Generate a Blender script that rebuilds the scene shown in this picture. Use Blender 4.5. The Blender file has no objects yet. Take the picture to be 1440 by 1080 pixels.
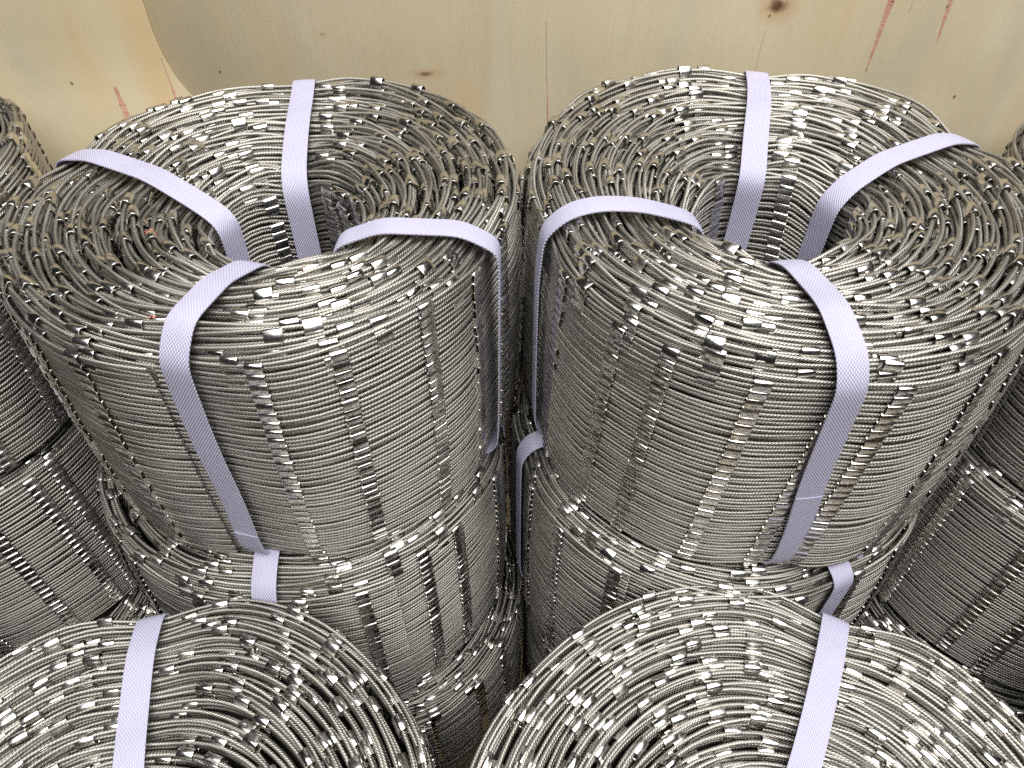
import bpy, math, random
import numpy as np
from mathutils import Vector, Matrix

# ------------------------------------------------------------------ camera, world, light, exposure
scene = bpy.context.scene
COL = scene.collection
CAM = np.array([0.0, 0.0, 0.721]); FPX = 1030.0; PITCH = math.radians(45)
cam_data = bpy.data.cameras.new('camera')
cam_data.sensor_width = 36.0
cam_data.lens = 36.0 * FPX / 1440.0
cam_data.clip_start = 0.01; cam_data.clip_end = 50.0
cam = bpy.data.objects.new('camera', cam_data)
cam.location = CAM; cam.rotation_euler = (math.pi / 2 - PITCH, 0, 0)
COL.objects.link(cam); scene.camera = cam

world = bpy.data.worlds.new('World'); scene.world = world; world.use_nodes = True
bg = world.node_tree.nodes['Background']
bg.inputs['Color'].default_value = (0.95, 0.97, 1.0, 1); bg.inputs['Strength'].default_value = 0.02

def area_lamp(name, loc, target, sx, sy, power, color):
    l = bpy.data.lights.new(name, 'AREA'); l.shape = 'RECTANGLE'; l.size = sx; l.size_y = sy
    l.energy = power; l.color = color
    o = bpy.data.objects.new(name, l); o.location = loc
    d = Vector(target) - Vector(loc)
    o.rotation_euler = d.to_track_quat('-Z', 'Y').to_euler()
    COL.objects.link(o); return o
area_lamp('skylight_lamp', (0.32, -0.32, 2.4), (0.10, 0.08, 0.5), 2.5, 2.3, 128.0, (1.0, 0.985, 0.96))

vs = scene.view_settings
vs.view_transform = 'Standard'; vs.look = 'None'; vs.exposure = 0.0; vs.gamma = 1.0; vs.use_curve_mapping = False
scene.cycles.use_denoising = False
scene.cycles.max_bounces = 8; scene.cycles.glossy_bounces = 5; scene.cycles.diffuse_bounces = 3
scene.cycles.sample_clamp_indirect = 4.0

# ------------------------------------------------------------------ node helpers
class NT:
    def __init__(s, name):
        s.m = bpy.data.materials.new(name); s.m.use_nodes = True
        s.t = s.m.node_tree; s.b = s.t.nodes['Principled BSDF']
    def n(s, typ, **kw):
        nd = s.t.nodes.new(typ)
        for k, v in kw.items(): setattr(nd, k, v)
        return nd
    def put(s, sock, val):
        if hasattr(val, 'is_output') or isinstance(val, bpy.types.NodeSocket): s.t.links.new(val, sock)
        else: sock.default_value = val
    def math(s, op, a, b=0.0, c=None, clamp=False):
        nd = s.n('ShaderNodeMath', operation=op); nd.use_clamp = clamp
        s.put(nd.inputs[0], a); s.put(nd.inputs[1], b)
        if c is not None: s.put(nd.inputs[2], c)
        return nd.outputs[0]
    def mix(s, fac, a, b, mode='MIX'):
        nd = s.n('ShaderNodeMix', data_type='RGBA', blend_type=mode)
        s.put(nd.inputs[0], fac); s.put(nd.inputs[6], a); s.put(nd.inputs[7], b)
        return nd.outputs[2]
    def noise(s, vec, scale, detail=2.0, rough=0.5, dist=0.0):
        nd = s.n('ShaderNodeTexNoise'); s.put(nd.inputs['Vector'], vec)
        nd.inputs['Scale'].default_value = scale; nd.inputs['Detail'].default_value = detail
        nd.inputs['Roughness'].default_value = rough; nd.inputs['Distortion'].default_value = dist
        return nd.outputs['Fac']
    def remap(s, v, a, b, c=0.0, d=1.0, smooth=False):
        nd = s.n('ShaderNodeMapRange'); nd.clamp = True
        if smooth: nd.interpolation_type = 'SMOOTHSTEP'
        s.put(nd.inputs['Value'], v)
        for k, x in zip(('From Min', 'From Max', 'To Min', 'To Max'), (a, b, c, d)): nd.inputs[k].default_value = x
        return nd.outputs['Result']
    def bump(s, h, strength, dist, normal=None):
        nd = s.n('ShaderNodeBump'); s.put(nd.inputs['Height'], h)
        nd.inputs['Strength'].default_value = strength; nd.inputs['Distance'].default_value = dist
        if normal is not None: s.put(nd.inputs['Normal'], normal)
        return nd.outputs['Normal']
    def vmul(s, v, xyz):
        nd = s.n('ShaderNodeVectorMath', operation='MULTIPLY'); s.put(nd.inputs[0], v); nd.inputs[1].default_value = xyz
        return nd.outputs[0]

def mat_cable():
    g = NT('stainless_cable')
    uv = g.n('ShaderNodeUVMap'); uv.uv_map = 'UVMap'
    sp = g.n('ShaderNodeSeparateXYZ'); g.put(sp.inputs[0], uv.outputs[0])
    u, v = sp.outputs[0], sp.outputs[1]
    ph = g.math('ADD', g.math('MULTIPLY', u, 2 * math.pi / 0.00165), g.math('MULTIPLY', v, 2 * math.pi * 5))
    strand = g.math('ABSOLUTE', g.math('SINE', g.math('MULTIPLY', ph, 0.5)))       # rounded strands, sharp grooves
    ph2 = g.math('SUBTRACT', g.math('MULTIPLY', u, 2 * math.pi / 0.0009), g.math('MULTIPLY', v, 2 * math.pi * 12))
    wire = g.math('MULTIPLY', g.math('SINE', ph2), 0.08)
    h = g.math('ADD', strand, wire)
    g.put(g.b.inputs['Normal'], g.bump(h, 0.45, 0.00036))
    tc = g.n('ShaderNodeTexCoord')
    n = g.noise(tc.outputs['Object'], 38.0, 3.0)
    g.put(g.b.inputs['Base Color'], g.mix(n, (0.36, 0.344, 0.31, 1), (0.49, 0.474, 0.435, 1)))
    g.b.inputs['Metallic'].default_value = 1.0
    g.put(g.b.inputs['Roughness'], g.remap(n, 0.3, 0.7, 0.40, 0.54))
    return g.m

def mat_ferrule(name, tint=(1, 1, 1), red=False):
    g = NT(name)
    oi = g.n('ShaderNodeObjectInfo'); tc = g.n('ShaderNodeTexCoord')
    geo = g.n('ShaderNodeNewGeometry')
    rnd = g.math('FRACT', g.math('ADD', oi.outputs['Random'], geo.outputs['Random Per Island']))
    col = g.mix(rnd, (0.60 * tint[0], 0.585 * tint[1], 0.56 * tint[2], 1), (0.80 * tint[0], 0.785 * tint[1], 0.75 * tint[2], 1))
    sc = g.noise(g.vmul(tc.outputs['Object'], (1, 1, 1)), 520.0, 3.0, 0.6)
    if red:
        sp = g.n('ShaderNodeSeparateXYZ'); g.put(sp.inputs[0], tc.outputs['Object'])
        k = g.math('MULTIPLY', g.math('LESS_THAN', sp.outputs[0], 0.0005), g.math('GREATER_THAN', sc, 0.52))
        col = g.mix(k, col, (0.62, 0.22, 0.17, 1))
        g.put(g.b.inputs['Metallic'], g.math('SUBTRACT', 1.0, k))
    else:
        g.b.inputs['Metallic'].default_value = 1.0
    g.put(g.b.inputs['Base Color'], col)
    g.put(g.b.inputs['Roughness'], g.math('ADD', g.math('MULTIPLY', rnd, 0.12), g.remap(sc, 0.3, 0.7, 0.11, 0.22)))
    g.put(g.b.inputs['Normal'], g.bump(sc, 0.05, 0.0003))
    return g.m

def mat_strap():
    g = NT('lilac_woven_strap')
    uv = g.n('ShaderNodeUVMap'); uv.uv_map = 'UVMap'
    sp = g.n('ShaderNodeSeparateXYZ'); g.put(sp.inputs[0], uv.outputs[0])
    u, v = sp.outputs[0], sp.outputs[1]
    a = g.math('SINE', g.math('MULTIPLY', v, 2 * math.pi / 0.0015))
    b = g.math('SINE', g.math('ADD', g.math('MULTIPLY', u, 2 * math.pi / 0.0022), g.math('MULTIPLY', g.math('SIGN', a), 1.571)))
    h = g.math('ADD', g.math('MULTIPLY', g.math('ABSOLUTE', a), 0.6), g.math('MULTIPLY', b, 0.5))
    g.put(g.b.inputs['Normal'], g.bump(h, 0.9, 0.00034))
    tc = g.n('ShaderNodeTexCoord')
    n = g.noise(tc.outputs['Object'], 60.0, 4.0)
    c = g.mix(n, (0.51, 0.50, 0.65, 1), (0.60, 0.59, 0.72, 1))
    c = g.mix(g.remap(h, -0.4, 0.9), (0.42, 0.41, 0.59, 1), c)
    smud = g.noise(tc.outputs['Object'], 24.0, 5.0, 0.65)
    c = g.mix(g.remap(smud, 0.52, 0.78, 0.0, 0.5), c, (0.40, 0.39, 0.47, 1))
    g.put(g.b.inputs['Base Color'], c)
    g.b.inputs['Roughness'].default_value = 0.42
    g.b.inputs['Specular IOR Level'].default_value = 0.5
    return g.m

def mat_plywood():
    g = NT('plywood_veneer')
    tc = g.n('ShaderNodeTexCoord'); o = tc.outputs['Object']
    sp = g.n('ShaderNodeSeparateXYZ'); g.put(sp.inputs[0], o); X, Z = sp.outputs[0], sp.outputs[2]
    grain = g.noise(g.vmul(o, (60, 60, 5)), 1.0, 6.0, 0.6, 0.6)
    fine = g.noise(g.vmul(o, (420, 420, 22)), 1.0, 4.0, 0.6)
    blot = g.noise(g.vmul(o, (7, 7, 3.2)), 1.0, 4.0, 0.55, 0.4)
    c = g.mix(g.remap(blot, 0.32, 0.68), (0.56, 0.475, 0.305, 1), (0.665, 0.595, 0.435, 1))
    c = g.mix(g.math('MULTIPLY', g.remap(grain, 0.35, 0.7), 0.45), c, (0.61, 0.50, 0.31, 1))
    c = g.mix(g.math('MULTIPLY', g.remap(fine, 0.5, 0.75), 0.16), c, (0.45, 0.34, 0.20, 1))
    tan = g.noise(g.vmul(o, (16, 16, 3.0)), 1.3, 3.0)
    c = g.mix(g.math('MULTIPLY', g.remap(tan, 0.55, 0.75), 0.5), c, (0.62, 0.40, 0.17, 1))
    grey = g.noise(g.vmul(o, (11, 11, 3.0)), 2.1, 4.0)
    c = g.mix(g.math('MULTIPLY', g.remap(grey, 0.54, 0.74), 0.45), c, (0.46, 0.43, 0.34, 1))
    band = g.remap(g.math('ABSOLUTE', g.math('ADD', g.math('ADD', X, 0.262), g.math('MULTIPLY', g.math('SUBTRACT', tan, 0.5), 0.03))), 0.0, 0.016, 0.55, 0.0, True)
    c = g.mix(band, c, (0.60, 0.41, 0.19, 1))
    h = g.math('ADD', g.math('MULTIPLY', grain, 0.6), g.math('MULTIPLY', fine, 0.4))
    wob = g.noise(o, 160.0, 4.0, 0.65)
    # knots (x, z, rx, rz, darkness)
    for kx, kz, rx, rz, dk in ((0.182, 0.4785, 0.0075, 0.006, 1.0), (-0.063, 0.4325, 0.007, 0.0022, 0.75), (-0.133, 0.4600, 0.0022, 0.0016, 0.3),
                               (0.30, 0.56, 0.010, 0.012, 0.8), (-0.22, 0.62, 0.009, 0.012, 0.8)):
        dx = g.math('DIVIDE', g.math('SUBTRACT', X, kx), rx); dz = g.math('DIVIDE', g.math('SUBTRACT', Z, kz), rz)
        d = g.math('SQRT', g.math('ADD', g.math('MULTIPLY', dx, dx), g.math('MULTIPLY', dz, dz)))
        d = g.math('ADD', d, g.math('MULTIPLY', g.math('SUBTRACT', wob, 0.5), 1.1))
        c = g.mix(g.remap(d, 0.9, 2.6, 0.42 * dk, 0.0, True), c, (0.50, 0.27, 0.10, 1))
        c = g.mix(g.remap(d, 0.25, 1.1, 0.95 * dk, 0.0, True), c, (0.10, 0.035, 0.012, 1))
    # torn slivers that bare the red-brown ply below: (x_top, z_top, x_bottom, z_bottom, w_top, w_bottom)
    for x0, z0, x1, z1, w0, w1 in ((0.2585, 0.500, 0.2572, 0.4330, 0.0058, 0.0008), (0.2975, 0.500, 0.3006, 0.4500, 0.0050, 0.0004),
                                   (-0.2925, 0.4235, -0.2905, 0.380, 0.0024, 0.0078), (-0.2512, 0.4440, -0.2500, 0.405, 0.0004, 0.0026),
                                   (0.0255, 0.4300, 0.0275, 0.390, 0.0003, 0.0016)):
        k = g.remap(Z, z1, z0)
        cx = g.math('ADD', g.math('MULTIPLY', k, x0 - x1), x1)
        hw = g.math('ADD', g.math('MULTIPLY', k, (w0 - w1) / 2), w1 / 2)
        hw = g.math('ADD', hw, g.math('MULTIPLY', g.math('SUBTRACT', wob, 0.5), min(0.0018, (w0 + w1) * 0.3)))
        ins = g.math('LESS_THAN', g.math('ABSOLUTE', g.math('SUBTRACT', X, cx)), hw)
        ins = g.math('MULTIPLY', ins, g.math('MULTIPLY', g.math('LESS_THAN', Z, z0), g.math('GREATER_THAN', Z, z1)))
        fib = g.noise(g.vmul(o, (60, 60, 900)), 1.0, 3.0)
        rc = g.mix(g.remap(fib, 0.35, 0.65), (0.46, 0.21, 0.15, 1), (0.62, 0.38, 0.28, 1))
        dirt = g.noise(o, 240.0, 2.0)
        rc = g.mix(g.remap(dirt, 0.66, 0.70), rc, (0.05, 0.035, 0.02, 1))
        c = g.mix(ins, c, rc)
        h = g.math('SUBTRACT', h, g.math('MULTIPLY', ins, 1.5))
    # hairline cracks along the grain
    for x0, z0, x1, z1, w in ((0.0236, 0.469, 0.0255, 0.425, 0.0003), (0.1770, 0.462, 0.1755, 0.40, 0.00025), (0.2745, 0.50, 0.2730, 0.474, 0.00025)):
        k = g.remap(Z, z1, z0)
        cx = g.math('ADD', g.math('MULTIPLY', k, x0 - x1), x1)
        cx = g.math('ADD', cx, g.math('MULTIPLY', g.math('SUBTRACT', wob, 0.5), 0.0016))
        ins = g.math('LESS_THAN', g.math('ABSOLUTE', g.math('SUBTRACT', X, cx)), w)
        ins = g.math('MULTIPLY', ins, g.math('MULTIPLY', g.math('LESS_THAN', Z, z0), g.math('GREATER_THAN', Z, z1)))
        c = g.mix(g.math('MULTIPLY', ins, 0.6), c, (0.34, 0.22, 0.12, 1))
        h = g.math('SUBTRACT', h, g.math('MULTIPLY', ins, 0.8))
    # specks of dirt
    vo = g.n('ShaderNodeTexVoronoi'); g.put(vo.inputs['Vector'], g.vmul(o, (1, 1, 0.75))); vo.inputs['Scale'].default_value = 42.0
    sel = g.noise(o, 23.0, 1.0)
    spk = g.math('MULTIPLY', g.math('LESS_THAN', vo.outputs['Distance'], g.math('MULTIPLY', sel, 0.085)), g.math('GREATER_THAN', sel, 0.5))
    c = g.mix(g.math('MULTIPLY', spk, 0.75), c, (0.10, 0.06, 0.03, 1))
    g.put(g.b.inputs['Base Color'], c)
    g.put(g.b.inputs['Roughness'], g.remap(grain, 0.3, 0.7, 0.42, 0.62))
    g.put(g.b.inputs['Normal'], g.bump(h, 0.35, 0.0006))
    return g.m

def mat_board():
    g = NT('crate_floor_board')
    tc = g.n('ShaderNodeTexCoord')
    n = g.noise(g.vmul(tc.outputs['Object'], (4, 40, 40)), 1.0, 5.0)
    g.put(g.b.inputs['Base Color'], g.mix(n, (0.42, 0.32, 0.19, 1), (0.60, 0.49, 0.31, 1)))
    g.b.inputs['Roughness'].default_value = 0.7
    return g.m

M_CABLE, M_FER, M_FERW = mat_cable(), mat_ferrule('stainless_ferrule'), mat_ferrule('stain_reflection_ferrule', (0.98, 0.94, 0.86))  # warm tint: brown stain on left columns, painted plywood reflection on right
M_RED = mat_ferrule('red_marked_ferrule', red=True)
M_STRAP, M_PLY, M_BOARD = mat_strap(), mat_plywood(), mat_board()

# ------------------------------------------------------------------ mesh helpers
def mesh_np(name, verts, faces, mat, uvs=None, smooth=True):
    """verts (n,3), faces (m,4) quads or list; uvs (m*4,2)"""
    me = bpy.data.meshes.new(name)
    verts = np.asarray(verts, dtype=np.float32)
    faces = np.asarray(faces, dtype=np.int32)
    m, q = faces.shape
    me.vertices.add(len(verts)); me.vertices.foreach_set('co', verts.ravel())
    me.loops.add(m * q); me.loops.foreach_set('vertex_index', faces.ravel())
    me.polygons.add(m); me.polygons.foreach_set('loop_start', np.arange(0, m * q, q, dtype=np.int32))
    if smooth: me.polygons.foreach_set('use_smooth', np.ones(m, dtype=bool))
    if uvs is not None:
        l = me.uv_layers.new(name='UVMap'); l.data.foreach_set('uv', np.asarray(uvs, dtype=np.float32).ravel())
    me.materials.append(mat); me.update(calc_edges=True)
    return me

def link(name, me, parent=None, **props):
    o = bpy.data.objects.new(name, me); COL.objects.link(o)
    if parent is not None: o.parent = parent
    for k, v in props.items(): o[k] = v
    return o

def unit(a): return a / np.maximum(np.linalg.norm(a, axis=-1, keepdims=True), 1e-12)

# ferrule: an open oval sleeve; local x along the cable, z across the pair, y thickness
def ferrule_geo(full=True, L=0.0079, hw=0.00220, hz=0.00335, wall=0.00045):
    def ring(w, h):
        pts = []; ch = w * 0.62
        for c, s0 in ((1, 0), (-1, math.pi)):
            for i in range(5):
                a = s0 + math.pi * i / 4
                pts.append((w * math.cos(a), c * (h - ch) + ch * math.sin(a)))
        return np.array(pts)
    ro, ri = ring(hw, hz), ring(hw - wall, hz - wall)
    n = len(ro); V, F = [], []
    def add(r, x): V.extend([(x, p[0], p[1]) for p in r])
    e = 0.00022
    add(ro * (1 - e / hw * 0.35), -L / 2); add(ro, -L / 2 + e); add(ro, L / 2 - e); add(ro * (1 - e / hw * 0.35), L / 2)
    if not full:
        V, F = [], []
        add(ro, -L / 2); add(ro, L / 2)
    nr = len(V) // n
    for k in range(nr - 1):
        for i in range(n):
            j = (i + 1) % n
            F.append((k * n + i, k * n + j, (k + 1) * n + j, (k + 1) * n + i))
    if full:
        b = len(V); add(ri, -L / 2); add(ri, L / 2)
        for i in range(n):
            j = (i + 1) % n
            F.append((b + n + i, b + n + j, b + j, b + i))          # inside
            F.append((b + i, b + j, j, i))                           # end lip
            F.append((3 * n + i, 3 * n + j, b + n + j, b + n + i))
    else:
        for k in (0, n):                                             # closed ends as quads
            idx = [k + i for i in range(n)]
            for a in range(n // 2 - 1):
                q = (idx[a], idx[a + 1], idx[n - 2 - a], idx[n - 1 - a])
                F.append(q[::-1] if k == 0 else q)
    return np.array(V), np.array(F)
FV, FF = ferrule_geo(True); FVL, FFL = ferrule_geo(False)
# flip check: outside faces must point outwards
def fix(V, F):
    c = V[F[:, 0]]; nrm = np.cross(V[F[:, 1]] - c, V[F[:, 2]] - c); m = V[F].mean(1).copy(); m[:, 0] = 0
    return F if (nrm[:10] * m[:10]).sum() > 0 else F[:, ::-1]
FF, FFL = fix(FV, FF), fix(FVL, FFL)
def sharp(me):
    me.set_sharp_from_angle(angle=math.radians(50)); return me
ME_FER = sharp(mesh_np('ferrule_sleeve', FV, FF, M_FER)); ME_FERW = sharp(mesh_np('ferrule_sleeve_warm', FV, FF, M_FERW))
ME_RED = sharp(mesh_np('ferrule_sleeve_red', FV, FF, M_RED))

class Wave:
    """smooth 1-D noise of the winding parameter"""
    def __init__(s, rng, lo, hi, n=7):
        s.f = rng.uniform(lo, hi, n); s.p = rng.uniform(0, 2 * np.pi, n)
        s.a = 1.0 / np.sqrt(n / 2.0)
    def __call__(s, t):
        t = np.asarray(t, dtype=float)
        return s.a * sum(np.sin(2 * np.pi * f * t + p) for f, p in zip(s.f, s.p)) * 0.7

K, HNET = 54, 0.168
CD = 0.00106       # cable radius
COLSTEP = 0.0365   # arc length between neighbouring ferrule columns
ROLLS = []         # simplified solids for the visibility test

class Roll:
    def __init__(s, key, seed, c, z0, R, hole, Rin, turns, start, straps, pinch=0.006, shear=0.0, ell=(0.0, 0.0), tilt=(0, 0), dome=(0.004, 0.008), zj=0.0026, drop=0.003):
        s.key = key; s.rng = rng = np.random.default_rng(seed); s.c = np.array(c); s.z0 = z0; s.R = R
        s.hole = np.array(hole) - s.c; s.Rin = Rin; s.N = turns; s.th0 = math.radians(start); s.straps = straps
        s.pinch = pinch; s.shear = shear; s.ell = ell; s.tilt = tilt; s.dome = dome; s.zj = zj; s.drop = drop
        s.nr = Wave(rng, 0.4, 3.3); s.nz = Wave(rng, 0.25, 2.6); s.nf = Wave(rng, 0.4, 3.0); s.nb = Wave(rng, 0.4, 2.0)
        s.nzl = Wave(rng, 3.0, 9.0); s.nrl = Wave(rng, 4.0, 11.0)
        s.kp = rng.uniform(0, 6.28, (K + 2, 3)); s.kf = rng.uniform(1.0, 6.0, (K + 2, 3)); s.krow = rng.normal(0, 0.00022, K + 2)
        tg = np.linspace(0, turns, int(turns * 64) + 1)
        r = s.Rin + (s.R - s.Rin) * tg / s.N
        s.tg = tg; s.sg = np.concatenate([[0], np.cumsum((r[1:] + r[:-1]) / 2 * 2 * np.pi * np.diff(tg))])
        s.s0 = rng.uniform(0, 0.08)
    def strapP(s, th, f):
        P = 0
        for (pi_, po_, *_r) in s.straps:
            phi = np.radians(pi_ + (po_ - pi_) * f)
            d = (th - phi + np.pi) % (2 * np.pi) - np.pi
            P = P + np.exp(-(d / (0.20 + 0.16 * (1 - f))) ** 2)
        return P
    def path(s, t, k):
        """centre of cable k (0 = top) at winding parameter t, roll-local coordinates"""
        t = np.asarray(t, dtype=float); k = np.asarray(k, dtype=float)
        f = np.clip(t / s.N, 0, 1); th = s.th0 + 2 * np.pi * t
        arc = np.interp(t, s.tg, s.sg) + s.s0
        P = s.strapP(th, f); zeta = k / (K - 1)
        r = s.Rin + (s.R - s.Rin) * f
        r = r * (1 + s.ell[0] * f * np.cos(2 * (th - s.ell[1])))
        r = r - s.pinch * P * f ** 1.3 + 0.0025 * P * (1 - f) ** 3
        r = r + 0.00055 * s.nr(t) + 0.0004 * s.nrl(t)
        r = r + (0.003 + 0.0012 * s.nb(t)) * f * (1 - (2 * zeta - 1) ** 2) * (1 - 0.6 * P)
        r = r + np.exp(-k / 4.0) * 0.0013 * s.nf(t)
        ki = k.astype(int) if k.ndim else int(k)
        kp, kf = s.kp[ki], s.kf[ki]
        jig = sum(np.sin(2 * np.pi * kf[..., i] * t + kp[..., i]) for i in range(3)) / 2.2
        jig2 = sum(np.sin(2 * np.pi * kf[..., i] * 1.37 * t + 2 * kp[..., i]) for i in range(3)) / 2.2
        r = r + (0.0003 + 0.0007 * np.exp(-k / 1.5)) * jig2
        # top edge: domed across the roll, wavy along it, pulled down under the straps
        edge = np.clip((f - 0.80) / 0.20, 0, 1); inn = np.clip((0.45 - f) / 0.45, 0, 1)
        ztop = HNET - s.dome[0] * edge ** 2 - s.dome[1] * inn ** 2 + s.zj * s.nz(t) + 0.0011 * s.nzl(t)
        ztop = ztop - s.drop * np.clip((t - s.N + 1.12) / 0.12, 0, 1) * (0.5 + 0.5 * np.cos(th + 2.3)) * (1 - 0.5 * np.clip(P, 0, 1))
        ztop = ztop - P * (0.002 + 0.005 * edge + 0.004 * inn)
        zbot = 0.0022 + 0.0012 * (1 + s.nb(t * 0.83 + 5)) + 0.003 * edge ** 2 + 0.002 * P
        z = zbot + (ztop - zbot) * (1 - zeta)
        par = np.where(np.mod(k, 2) < 0.5, 1.0, -1.0)
        z = z - 0.00036 * par * np.cos(np.pi * (arc + s.shear * k) / COLSTEP)
        z = z + (0.00030 * jig + s.krow[ki]) * np.clip(k / 3.0, 0.3, 1.0)
        ox = s.hole[0] * (1 - f); oy = s.hole[1] * (1 - f)
        x = ox + r * np.cos(th); y = oy + r * np.sin(th)
        z = z + s.tilt[0] * x + s.tilt[1] * y
        return np.stack([x, y, z], -1)

    def cables(s, t0, t1, ks, seg, sides=6):
        """one mesh worth of cables for a winding layer"""
        V, F, U = [], [], []; base = 0
        rm = s.Rin + (s.R - s.Rin) * ((t0 + t1) / 2 / s.N)
        n = max(24, int(2 * np.pi * rm * (t1 - t0) / seg))
        t = np.linspace(t0, t1, n + 1)
        arc = np.interp(t, s.tg, s.sg)
        ang = 2 * np.pi * np.arange(sides) / sides
        i = np.arange(n)[:, None]; j = np.arange(sides)[None, :]
        j2 = (j + 1) % sides
        f0 = np.stack([i * sides + j, i * sides + j2, (i + 1) * sides + j2, (i + 1) * sides + j], -1).reshape(-1, 4)
        for k in ks:
            p = s.path(t, np.full_like(t, k))
            T = unit(np.gradient(p, axis=0))
            R = np.stack([np.cos(s.th0 + 2 * np.pi * t), np.sin(s.th0 + 2 * np.pi * t), 0 * t], -1)
            Nn = unit(R - T * (T * R).sum(-1, keepdims=True)); B = np.cross(T, Nn)
            v = p[:, None, :] + CD * (np.cos(ang)[None, :, None] * Nn[:, None, :] + np.sin(ang)[None, :, None] * B[:, None, :])
            V.append(v.reshape(-1, 3)); F.append(f0 + base); base += (n + 1) * sides
            u0 = arc[:-1][:, None] + 0 * j; u1 = arc[1:][:, None] + 0 * j
            v0 = (j + 0 * i) / sides; v1 = (j + 1 + 0 * i) / sides
            off = (k * 0.37) % 1.0
            U.append(np.stack([np.stack([u0 + off, v0], -1), np.stack([u0 + off, v1], -1), np.stack([u1 + off, v1], -1), np.stack([u1 + off, v0], -1)], 2).reshape(-1, 2))
        return np.concatenate(V), np.concatenate(F), np.concatenate(U)

    def sheet(s, t0, t1, k0, k1, n=72):
        t = np.linspace(t0, t1, n + 1)
        a, b = s.path(t, np.full_like(t, k0)), s.path(t, np.full_like(t, k1))
        V = np.concatenate([a, b]); i = np.arange(n)
        F = np.stack([i, i + 1, n + 1 + i + 1, n + 1 + i], -1)
        return V, F, np.zeros((n * 4, 2))

    def build(s, label, category='cable roll', group='steel cable net rolls', top_from=0.0, top_k=4, seg=0.007, outer=True, inner=True, fer_levels=3, singles=300, sides=6, warm=None):
        root = bpy.data.objects.new('cable_net_roll', None); COL.objects.link(root)
        root.empty_display_size = 0.05
        root.location = (s.c[0], s.c[1], s.z0); root['label'] = label; root['category'] = category; root['group'] = group
        s.root = root; org = np.array([s.c[0], s.c[1], s.z0])
        nl = int(math.ceil(s.N)); layers = []
        for i in range(nl):
            t0, t1 = float(i), min(float(i + 1), s.N)
            if t1 - t0 < 0.02: continue
            last = s.N - t1 < 1e-6; pen = not last and s.N - t1 < 1.0 + 1e-6
            vis = i >= top_from * nl
            parts = []
            if (last or (pen and s.N % 1 > 0.02)) and outer: ks = list(range(K))
            elif i == 0 and inner: ks = list(range(K))
            elif i == 1 and inner: ks = list(range(12))
            elif (s.N - t1) < 3.2 and outer: ks = list(range(12))
            elif vis: ks = list(range(top_k))
            else: ks = []
            if ks: parts.append(s.cables(t0, t1, ks, seg, sides))
            if len(ks) < K: parts.append(s.sheet(t0, t1, max(0, len(ks) - 1), K - 1))
            V, F, U = [], [], []; b = 0
            for v, f_, u in parts: V.append(v); F.append(f_ + b); U.append(u); b += len(v)
            me = mesh_np('net_layer', np.concatenate(V), np.concatenate(F), M_CABLE, np.concatenate(U))
            lo = link('net_layer', me, root); layers.append((t0, t1, ks, lo))
        # ---- ferrules
        rng = s.rng; cand = []
        smax = s.sg[-1] + s.s0
        for m in range(int(s.s0 / COLSTEP) + 1, int(smax / COLSTEP) + 1):
            odd = m % 2
            jit = rng.normal(0, 0.0060)
            for j in range(K // 2 - odd):
                k = 2 * j + odd
                sa = m * COLSTEP - s.shear * (k + 0.5) + jit - s.s0 + rng.normal(0, 0.00015)
                if sa < 0.004 or sa > s.sg[-1] - 0.004: continue
                t = float(np.interp(sa, s.sg, s.tg)); li = min(int(t), len(layers) - 1)
                if k >= len(layers[li][2]): break
                if (len(layers[li][2]) < K or 1.0 < t < s.N - 1.0) and j >= fer_levels: break
                cand.append((t, k, li))
        if not cand: return root
        cand = np.array(cand)
        sP = s.strapP(s.th0 + 2 * np.pi * cand[:, 0], cand[:, 0] / s.N)
        cand = cand[~(((cand[:, 0] < 3.2) & (sP > 0.3) & (cand[:, 1] < 8)) | ((sP > 0.88) & (cand[:, 1] < np.where(cand[:, 0] > s.N - 4.0, 8, 4))))]
        t, k, li = cand[:, 0], cand[:, 1], cand[:, 2].astype(int)
        dt = 0.002
        pa, pb = s.path(t, k), s.path(t, k + 1)
        ctr = (pa + pb) / 2; up = unit(pa - pb)
        T = (s.path(t + dt, k) + s.path(t + dt, k + 1) - s.path(t - dt, k) - s.path(t - dt, k + 1))
        T = unit(T - up * (T * up).sum(-1, keepdims=True))
        top = (k < 6) & (t < s.N - 1.0)
        sP = s.strapP(s.th0 + 2 * np.pi * t, t / s.N); quiet = (sP > 0.45) | ((t < 2.2) & (sP > 0.1))
        a = rng.normal(0, 1, len(t)) * np.where(top, np.where(quiet, 0.12, 0.50), 0.018); b = rng.normal(0, 1, len(t)) * np.where(top, 0.05, 0.006)
        Y = np.cross(up, T)
        up2 = up * np.cos(a)[:, None] + Y * np.sin(a)[:, None]; T2 = T * np.cos(b)[:, None] + np.cross(up2, T) * np.sin(b)[:, None]
        Y2 = np.cross(up2, T2)
        big = (top & ~quiet)[:, None]
        T2 = T2 * np.where(big, 1.06, 1.0); Y2 = Y2 * np.where(big, 1.22, 1.0); up2 = up2 * np.where(big, 1.18, 1.0)
        out = unit(np.stack([np.cos(s.th0 + 2 * np.pi * t), np.sin(s.th0 + 2 * np.pi * t), 0 * t], -1))
        ctr = ctr + up * np.where(top & (k < 2) & ~quiet, np.where(k < 1, 0.0006, 0.0020), 0.0)[:, None] + out * np.where(top, rng.normal(0, 0.0003, len(t)), np.where(t > s.N - 1.0, 0.0004, 0))[:, None]
        # visibility from the photograph's side of the crate, to pick which ones are single objects
        W = ctr + org; d = CAM - W; dist = np.linalg.norm(d, axis=1)
        cp, sp_ = math.cos(PITCH), math.sin(PITCH)
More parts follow.
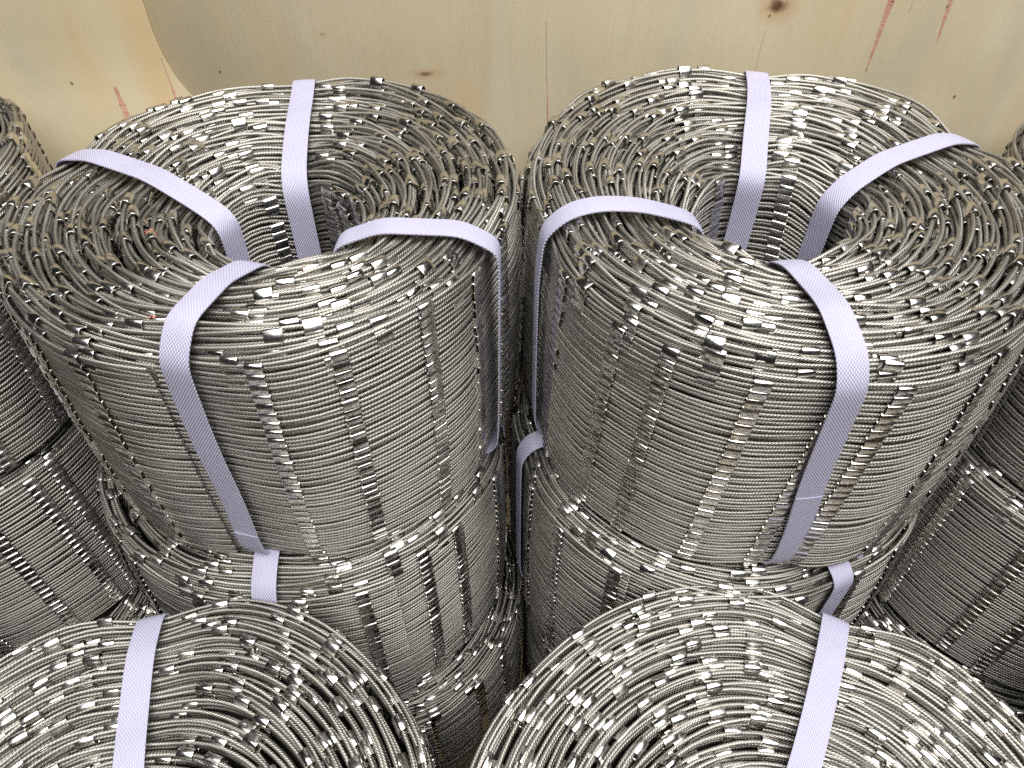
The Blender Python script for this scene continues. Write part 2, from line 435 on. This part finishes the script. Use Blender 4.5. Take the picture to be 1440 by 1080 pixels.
        dep = cp * (W[:, 1] - CAM[1]) - sp_ * (W[:, 2] - CAM[2]); uu = sp_ * (W[:, 1] - CAM[1]) + cp * (W[:, 2] - CAM[2])
        X = 720 + FPX * (W[:, 0] - CAM[0]) / dep; Yp = 540 - FPX * uu / dep
        vis = (dep > 0.02) & (X > -8) & (X < 1448) & (Yp > -8) & (Yp < 1088)
        vis &= (k < 4) | (t > s.N - 1.05) | (t < 1.05)
        for q in np.linspace(0.012, 0.5, 60):
            P = W + d / dist[:, None] * q
            for r_ in ROLLS:
                dx, dy = P[:, 0] - r_.c[0], P[:, 1] - r_.c[1]
                rr = np.hypot(dx, dy); ri = np.hypot(dx - r_.hole[0], dy - r_.hole[1])
                ins = (rr < r_.R - 0.005) & (ri > r_.Rin + 0.003) & (P[:, 2] > r_.z0 + 0.004) & (P[:, 2] < r_.z0 + HNET - 0.012)
                vis &= ~ins
        area = np.where(vis, 1.0 / dep ** 2, 0) * np.where(k < 4, np.where(k < 1, 1.3, 1.0 - 0.08 * k), 1.15)
        area = np.where(vis, area * rng.uniform(0.8, 1.2, len(area)), 0)
        order = np.argsort(-area); pick = [i for i in order[:singles] if area[i] > 0]
        rest = np.setdiff1d(np.arange(len(t)), np.array(pick, dtype=int))
        for i in pick:
            mt = Matrix(((T2[i, 0], Y2[i, 0], up2[i, 0], ctr[i, 0]), (T2[i, 1], Y2[i, 1], up2[i, 1], ctr[i, 1]), (T2[i, 2], Y2[i, 2], up2[i, 2], ctr[i, 2]), (0, 0, 0, 1)))
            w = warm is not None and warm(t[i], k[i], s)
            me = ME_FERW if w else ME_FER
            if s.key == 'LT' and k[i] < 2 and t[i] < s.N - 2 and rng.random() < 0.012: me = ME_RED
            o = link('ferrule', me, layers[li[i]][3]); o.matrix_local = mt
        for full, sel in ((True, rest[(k[rest] < 4)]), (False, rest[k[rest] >= 4])):
            if len(sel) == 0: continue
            fv, ff = (FV, FF) if full else (FVL, FFL)
            Rm = np.stack([T2[sel], Y2[sel], up2[sel]], -1)                  # columns are the axes
            vv = np.einsum('nij,mj->nmi', Rm, fv) + ctr[sel][:, None, :]
            f2 = ff[None] + (np.arange(len(sel)) * len(fv))[:, None, None]
            me = sharp(mesh_np('ferrule_rest', vv.reshape(-1, 3), f2.reshape(-1, 4), M_FER))
            link('ferrules' if full else 'ferrule_columns', me, root, kind='stuff')
        return root

    def strap(s, phi_in, phi_out, skew=0.0, overlap=None, width=0.0144):
        """a woven strap drawn tight round the winding: through the hole, over the top, down the outside, underneath"""
        pts = []; half = width / 2
        def pos(i, ph, k):
            tt = ((math.radians(ph) - s.th0) / (2 * math.pi)) % 1.0 + i
            return tt
        T_, K_ = [], []
        for da in (-0.8, 0.0, 0.8):
            for i in range(int(math.ceil(s.N))):
                f = (i + 0.5) / s.N
                rr = s.Rin + (s.R - s.Rin) * f
                tt = pos(i, phi_in + (phi_out - phi_in) * f + math.degrees(da * half / rr), 0)
                if tt > s.N: continue
                for k in (range(0, K, 3) if (i < 2 or i > s.N - 2.2) else (0, 1, 2, K - 1)): T_.append(tt); K_.append(float(k))
        P3 = s.path(np.array(T_), np.array(K_))
        fi, fo = math.radians(phi_in), math.radians(phi_out)
        A = s.hole + s.Rin * np.array([math.cos(fi), math.sin(fi)]); B = s.R * np.array([math.cos(fo), math.sin(fo)])
        D = (B - A) / np.linalg.norm(B - A); Wd = np.array([-D[1], D[0]])
        q = np.stack([(P3[:, :2] - A) @ D, P3[:, 2]], -1)
        # convex hull
        q = q[np.lexsort((q[:, 1], q[:, 0]))]
        def half_h(p):
            h = []
            for a in p:
                while len(h) > 1 and np.cross(h[-1] - h[-2], a - h[-2]) <= 0: h.pop()
                h.append(a)
            return h
        hull = np.array(half_h(q)[:-1] + half_h(q[::-1])[:-1])          # counter-clockwise
        # offset outwards, soften the corners
        e = np.roll(hull, -1, 0) - hull; nrm = unit(np.stack([e[:, 1], -e[:, 0]], -1))
        off = 0.0034 + 0.0018 * np.clip(-nrm[:, 0], 0, 1)
        hp = []
        for i in range(len(hull)):
            hp += [hull[i] + nrm[i - 1] * off[i - 1], hull[i] + nrm[i] * off[i]]
        hp = np.array(hp)
        def resample(p, n):
            p = np.vstack([p, p[:1]]); sl = np.concatenate([[0], np.cumsum(np.linalg.norm(np.diff(p, axis=0), axis=1))])
            u = np.linspace(0, sl[-1], n, endpoint=False); return np.stack([np.interp(u, sl, p[:, 0]), np.interp(u, sl, p[:, 1])], -1)
        fine = s.key in ('LT', 'RT', 'FL', 'FR', 'T2L', 'T2R')
        c = resample(hp, 220 if fine else 100)
        for _ in range(7 if fine else 2): c = (np.roll(c, 1, 0) + 2 * c + np.roll(c, -1, 0)) / 4
        n = len(c)
        w1 = Wave(s.rng, 0.5, 3.0, 4)
        L = c[:, 0].max()
        side = 0.0006 * w1(np.linspace(0, 2, n)) * np.sin(np.linspace(0, np.pi, n))
        outw = np.clip((c[:, 0] - L * 0.75) / (L * 0.25), 0, 1)
        side = side + skew * outw * np.clip(1 - c[:, 1] / HNET, 0, 1)
        tan = unit(np.roll(c, -1, 0) - np.roll(c, 1, 0)); nm = np.stack([tan[:, 1], -tan[:, 0]], -1)
        def ribbon(idx, lift, wid, closed):
            idx = np.array(idx); cols = 7; th = 0.0007; vv = []
            rim = np.linspace(-1, 1, cols)
            uacc = np.concatenate([[0], np.cumsum(np.linalg.norm(np.diff(c[idx], axis=0), axis=1))])
            for lay in (1, 0):
                for jx, x in enumerate(rim if lay else rim[::-1]):
                    cup = -0.00025 * x * x
                    pp = c[idx] + nm[idx] * (lift + cup + (th if lay else 0.0))
                    xy = A + pp[:, :1] * D + (side[idx, None] + x * wid / 2) * Wd
                    vv.append(np.concatenate([xy, pp[:, 1:]], 1))
            vv = np.stack(vv, 1); m = vv.shape[1]; nn = len(idx)      # (nn, m, 3)
            i = np.arange(nn if closed else nn - 1)[:, None]; j = np.arange(m)[None, :]
            i2 = (i + 1) % nn; j2 = (j + 1) % m
            F = np.stack([i * m + j, i2 * m + j + 0 * i, i2 * m + j2, i * m + j2], -1).reshape(-1, 4)
            vpos = np.concatenate([rim, rim[::-1]]) * wid / 2
            step = uacc[-1] / max(1, nn - 1)
            u0 = (i * step + 0 * j); v0 = vpos[j] + 0 * i; v1 = vpos[j2] + 0 * i
            U = np.stack([np.stack([u0, v0], -1), np.stack([u0 + step, v0], -1), np.stack([u0 + step, v1], -1), np.stack([u0, v1], -1)], 2).reshape(-1, 2)
            V = vv.reshape(-1, 3)
            if not closed:                                            # close the two cut ends
                extra = []
                for b0 in (0, (nn - 1) * m):
                    for a in range(cols - 1):
                        qd = (b0 + a, b0 + a + 1, b0 + m - 2 - a, b0 + m - 1 - a)
                        extra.append(qd if b0 == 0 else qd[::-1])
                F = np.concatenate([F, np.array(extra)]); U = np.concatenate([U, np.zeros((len(extra) * 4, 2))])
            return sharp(mesh_np('strap', V, F, M_STRAP, U))
        st = link('strap', ribbon(range(n), 0.0, width, True), s.root)
        if overlap:
            # the welded tail of the strap: the outer face between two heights
            sel = [i for i in range(n) if c[i, 0] > L * 0.9 and overlap[0] * HNET < c[i, 1] < overlap[1] * HNET]
            if len(sel) > 3: link('strap_tail', ribbon(sel, 0.0004, width * 0.99, False), st)
        return st

# ------------------------------------------------------------------ the crate: plywood wall behind, board floor below
YW = 0.537
def slab(name, x0, x1, y0, y1, z0, z1, mat, parent=None, edge=None):
    """a board with softened edges; edge(z) shifts its right-hand side"""
    zs = np.linspace(z0, z1, 41); V, F = [], []
    for z in zs:
        e = edge(z) if edge else 0.0
        b = 0.0004
        for x, y in ((x0, y1), (x0, y0), (x1 + e - b, y0), (x1 + e, y0 + b), (x1 + e, y1)): V.append((x, y, z))
    for i in range(len(zs) - 1):
        for j in range(5):
            a = i * 5 + j; b_ = i * 5 + (j + 1) % 5
            F.append((a, b_, b_ + 5, a + 5))
    V += [(x0, y1, z0), (x0, y0, z0), (x1, y0, z0), (x1, y1, z0), (x0, y1, z1), (x0, y0, z1), (x1, y0, z1), (x1, y1, z1)]
    k = len(zs) * 5
    F += [(k + 3, k + 2, k + 1, k), (k + 4, k + 5, k + 6, k + 7)]
    me = mesh_np(name, V, F, mat, smooth=False)
    return link(name, me, parent)
crate = bpy.data.objects.new('plywood_crate', None); COL.objects.link(crate); crate.location = (0, 0, 0.071)
crate['label'] = 'pale plywood crate wall with knots and torn red slivers behind the rolls'; crate['category'] = 'crate'
CT = 0.60                                   # top of the walls above the crate origin
slab('back_panel', -0.64, 0.64, YW, YW + 0.012, -0.071, CT, M_PLY, crate)
def seam(z):
    return 0.0009 * math.sin(z * 60) + 0.0005 * math.sin(z * 171 + 1) + (0.0 if z > 0.44 else (0.44 - z) * 0.55)
slab('veneer_sheet', -0.60, -0.2512, YW - 0.0011, YW - 0.0001, -0.07, CT - 0.003, M_PLY, crate, seam)
slab('side_panel', -0.6155, -0.6035, -0.140, YW - 0.0015, -0.071, 0.30, M_PLY, crate)
slab('side_panel', 0.6035, 0.6155, -0.140, YW - 0.0015, -0.071, 0.30, M_PLY, crate)
slab('front_panel', -0.64, 0.64, -0.153, -0.141, -0.071, 0.30, M_PLY, crate)
for i in range(7):
    y0 = -0.140 + i * 0.0966
    slab('floor_board', -0.602, 0.602, y0, y0 + 0.094, -0.095, -0.0715, M_BOARD, crate)

# ------------------------------------------------------------------ the rolls, tier by tier
Z1, Z2, Z3 = 0.001, 0.172, 0.343
def R_(*a, **k):
    r = Roll(*a, **k); ROLLS.append(r); return r
S4 = lambda o: [(o, o), (o + 90, o + 90), (o + 180, o + 180), (o + 270, o + 270)]
LT = R_('LT', 11, (-0.137, 0.372), Z3, 0.142, (-0.122, 0.343), 0.039, 30.55, 62, [(96, 92), (172, 165), (-32, -22), (-101, -95)], ell=(0.015, 1.57), shear=0.0, tilt=(0.0, 0.015))
RT = R_('RT', 23, (0.149, 0.370), Z3 + 0.003, 0.146, (0.142, 0.346), 0.041, 31.4, 35, [(94, 82), (27, 21), (186, 195), (-97, -91)], ell=(0.018, 1.57), shear=0.0002, tilt=(0.0, 0.045), drop=0.010)
T2L = R_('T2L', 31, (-0.142, 0.350), Z2, 0.1415, (-0.142, 0.350), 0.05, 27.5, 120, [(-91, -91), (2, 2), (90, 90), (180, 180)])
T2R = R_('T2R', 37, (0.141, 0.350), Z2, 0.142, (0.141, 0.350), 0.05, 27.5, 60, [(-66, -66), (16, 16), (106, 106), (192, 192)])
FL = R_('FL', 41, (-0.175, 0.066), Z2, 0.147, (-0.172, 0.046), 0.035, 33.6, -80, [(95, 102), (4, 4), (184, 184), (-88, -88)], pinch=0.009)
FR = R_('FR', 43, (0.124, 0.066), Z2, 0.153, (0.122, 0.060), 0.040, 33.7, -70, [(78, 66), (0, -5), (176, 182), (-88, -88)], pinch=0.008)
NLT = R_('NLT', 51, (-0.432, 0.384), Z3, 0.139, (-0.432, 0.384), 0.05, 27.5, 200, S4(-12))
NRT = R_('NRT', 53, (0.434, 0.360), Z3, 0.139, (0.434, 0.360), 0.05, 27.5, 20, S4(-80))
NL2 = R_('NL2', 57, (-0.436, 0.376), Z2, 0.140, (-0.436, 0.376), 0.05, 27.5, 200, S4(10))
NR2 = R_('NR2', 59, (0.428, 0.352), Z2, 0.142, (0.428, 0.352), 0.05, 27.5, 20, S4(-87))
T1L = R_('T1L', 61, (-0.127, 0.320), Z1, 0.137, (-0.127, 0.320), 0.05, 27.5, 120, [(-72, -72), (110, 110), (200, 200)])
T1R = R_('T1R', 67, (0.150, 0.325), Z1, 0.137, (0.15, 0.325), 0.05, 27.5, 60, S4(-40))
F1L = R_('F1L', 71, (-0.165, 0.044), Z1, 0.139, (-0.165, 0.044), 0.05, 27.5, -80, S4(45))
F1R = R_('F1R', 73, (0.116, 0.048), Z1, 0.140, (0.116, 0.048), 0.05, 27.5, -80, S4(45))
N1L = R_('N1L', 79, (-0.412, 0.320), Z1, 0.138, (-0.412, 0.32), 0.05, 27.5, 200, S4(30))
N1R = R_('N1R', 83, (0.410, 0.335), Z1, 0.138, (0.41, 0.335), 0.05, 27.5, 20, S4(-87))

E2L = R_('E2L', 89, (-0.462, 0.078), Z2, 0.138, (-0.462, 0.078), 0.05, 27.5, -80, S4(40))  # unseen end rolls, added to cover the lit floor and darken reflections
E2R = R_('E2R', 97, (0.430, 0.066), Z2, 0.140, (0.43, 0.066), 0.05, 27.5, -80, S4(40))
E1L = R_('E1L', 101, (-0.458, 0.046), Z1, 0.138, (-0.458, 0.046), 0.05, 27.5, -80, S4(20))
E1R = R_('E1R', 103, (0.412, 0.044), Z1, 0.138, (0.412, 0.044), 0.05, 27.5, -80, S4(20))

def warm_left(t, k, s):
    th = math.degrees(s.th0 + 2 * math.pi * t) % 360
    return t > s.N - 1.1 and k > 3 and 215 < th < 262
def reflection_tint_right(t, k, s):  # tan columns: the plywood's reflection is painted into the ferrule colour
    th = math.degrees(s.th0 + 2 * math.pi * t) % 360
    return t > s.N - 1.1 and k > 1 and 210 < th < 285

LT.build('large upper left steel cable roll bound by four lilac straps against the plywood wall', warm=warm_left)
RT.build('large upper right steel cable roll bound by four lilac straps against the plywood wall', warm=reflection_tint_right)
FL.build('front left steel cable roll cut off by the lower edge, one strap in view')
FR.build('front right steel cable roll cut off by the lower edge, widest in front')
T2L.build('steel cable roll directly under the upper left roll, short strap piece on its rim', top_from=0.62, singles=220)
T2R.build('steel cable roll directly under the upper right roll, dark strap near the front', top_from=0.62, singles=200)
NLT.build('steel cable roll at the far left edge beside the upper left roll', top_from=0.2, top_k=3, seg=0.009, inner=False, fer_levels=2, singles=120)
NRT.build('steel cable roll just peeking in at the far right edge, upper tier', top_from=0.2, top_k=3, seg=0.009, inner=False, fer_levels=2, singles=60)
NL2.build('shaded steel cable roll at the left edge, below the far left roll', top_from=0.7, top_k=3, seg=0.008, inner=False, fer_levels=2, singles=120)
NR2.build('dark shaded steel cable roll at the right edge behind the front right roll', top_from=0.7, top_k=3, seg=0.008, inner=False, fer_levels=2, singles=120)
T1L.build('dark bottom steel cable roll in the gap under the left stack', top_from=0.3, top_k=3, seg=0.010, inner=False, fer_levels=2, singles=60)
T1R.build('dark bottom steel cable roll in the gap under the right stack', top_from=0.7, top_k=3, seg=0.010, inner=False, fer_levels=2, singles=60)
F1L.build('bottom steel cable roll carrying the front left roll', top_from=2, seg=0.014, inner=False, fer_levels=1, singles=0, sides=4)
F1R.build('bottom steel cable roll carrying the front right roll', top_from=2, seg=0.014, inner=False, fer_levels=1, singles=0, sides=4)
N1L.build('bottom steel cable roll of the stack at the left edge', top_from=0.5, top_k=2, seg=0.012, inner=False, fer_levels=1, singles=20, sides=4)
N1R.build('bottom steel cable roll of the stack at the right edge', top_from=0.5, top_k=2, seg=0.012, inner=False, fer_levels=1, singles=20, sides=4)
E2L.build('unseen steel cable roll added just beyond the left edge beside the front left roll', top_from=0.1, top_k=2, seg=0.012, inner=False, fer_levels=1, singles=0, sides=4)
E2R.build('unseen steel cable roll added just beyond the right edge beside the front right roll', top_from=0.1, top_k=2, seg=0.012, inner=False, fer_levels=1, singles=0, sides=4)
E1L.build('unseen bottom steel cable roll added beyond the left edge in the front row', top_from=2, seg=0.014, inner=False, fer_levels=1, singles=0, sides=4)
E1R.build('unseen bottom steel cable roll added beyond the right edge in the front row', top_from=2, seg=0.014, inner=False, fer_levels=1, singles=0, sides=4)

for r in ROLLS:
    ov = {'LT': {3: (0.0, 0.16)}, 'RT': {3: (0.0, 0.42)}}.get(r.key, {})
    sk = {'RT': {3: 0.010}}.get(r.key, {})
    for i, (a, b) in enumerate(r.straps):
        r.strap(a, b, skew=sk.get(i, 0.0), overlap=ov.get(i))
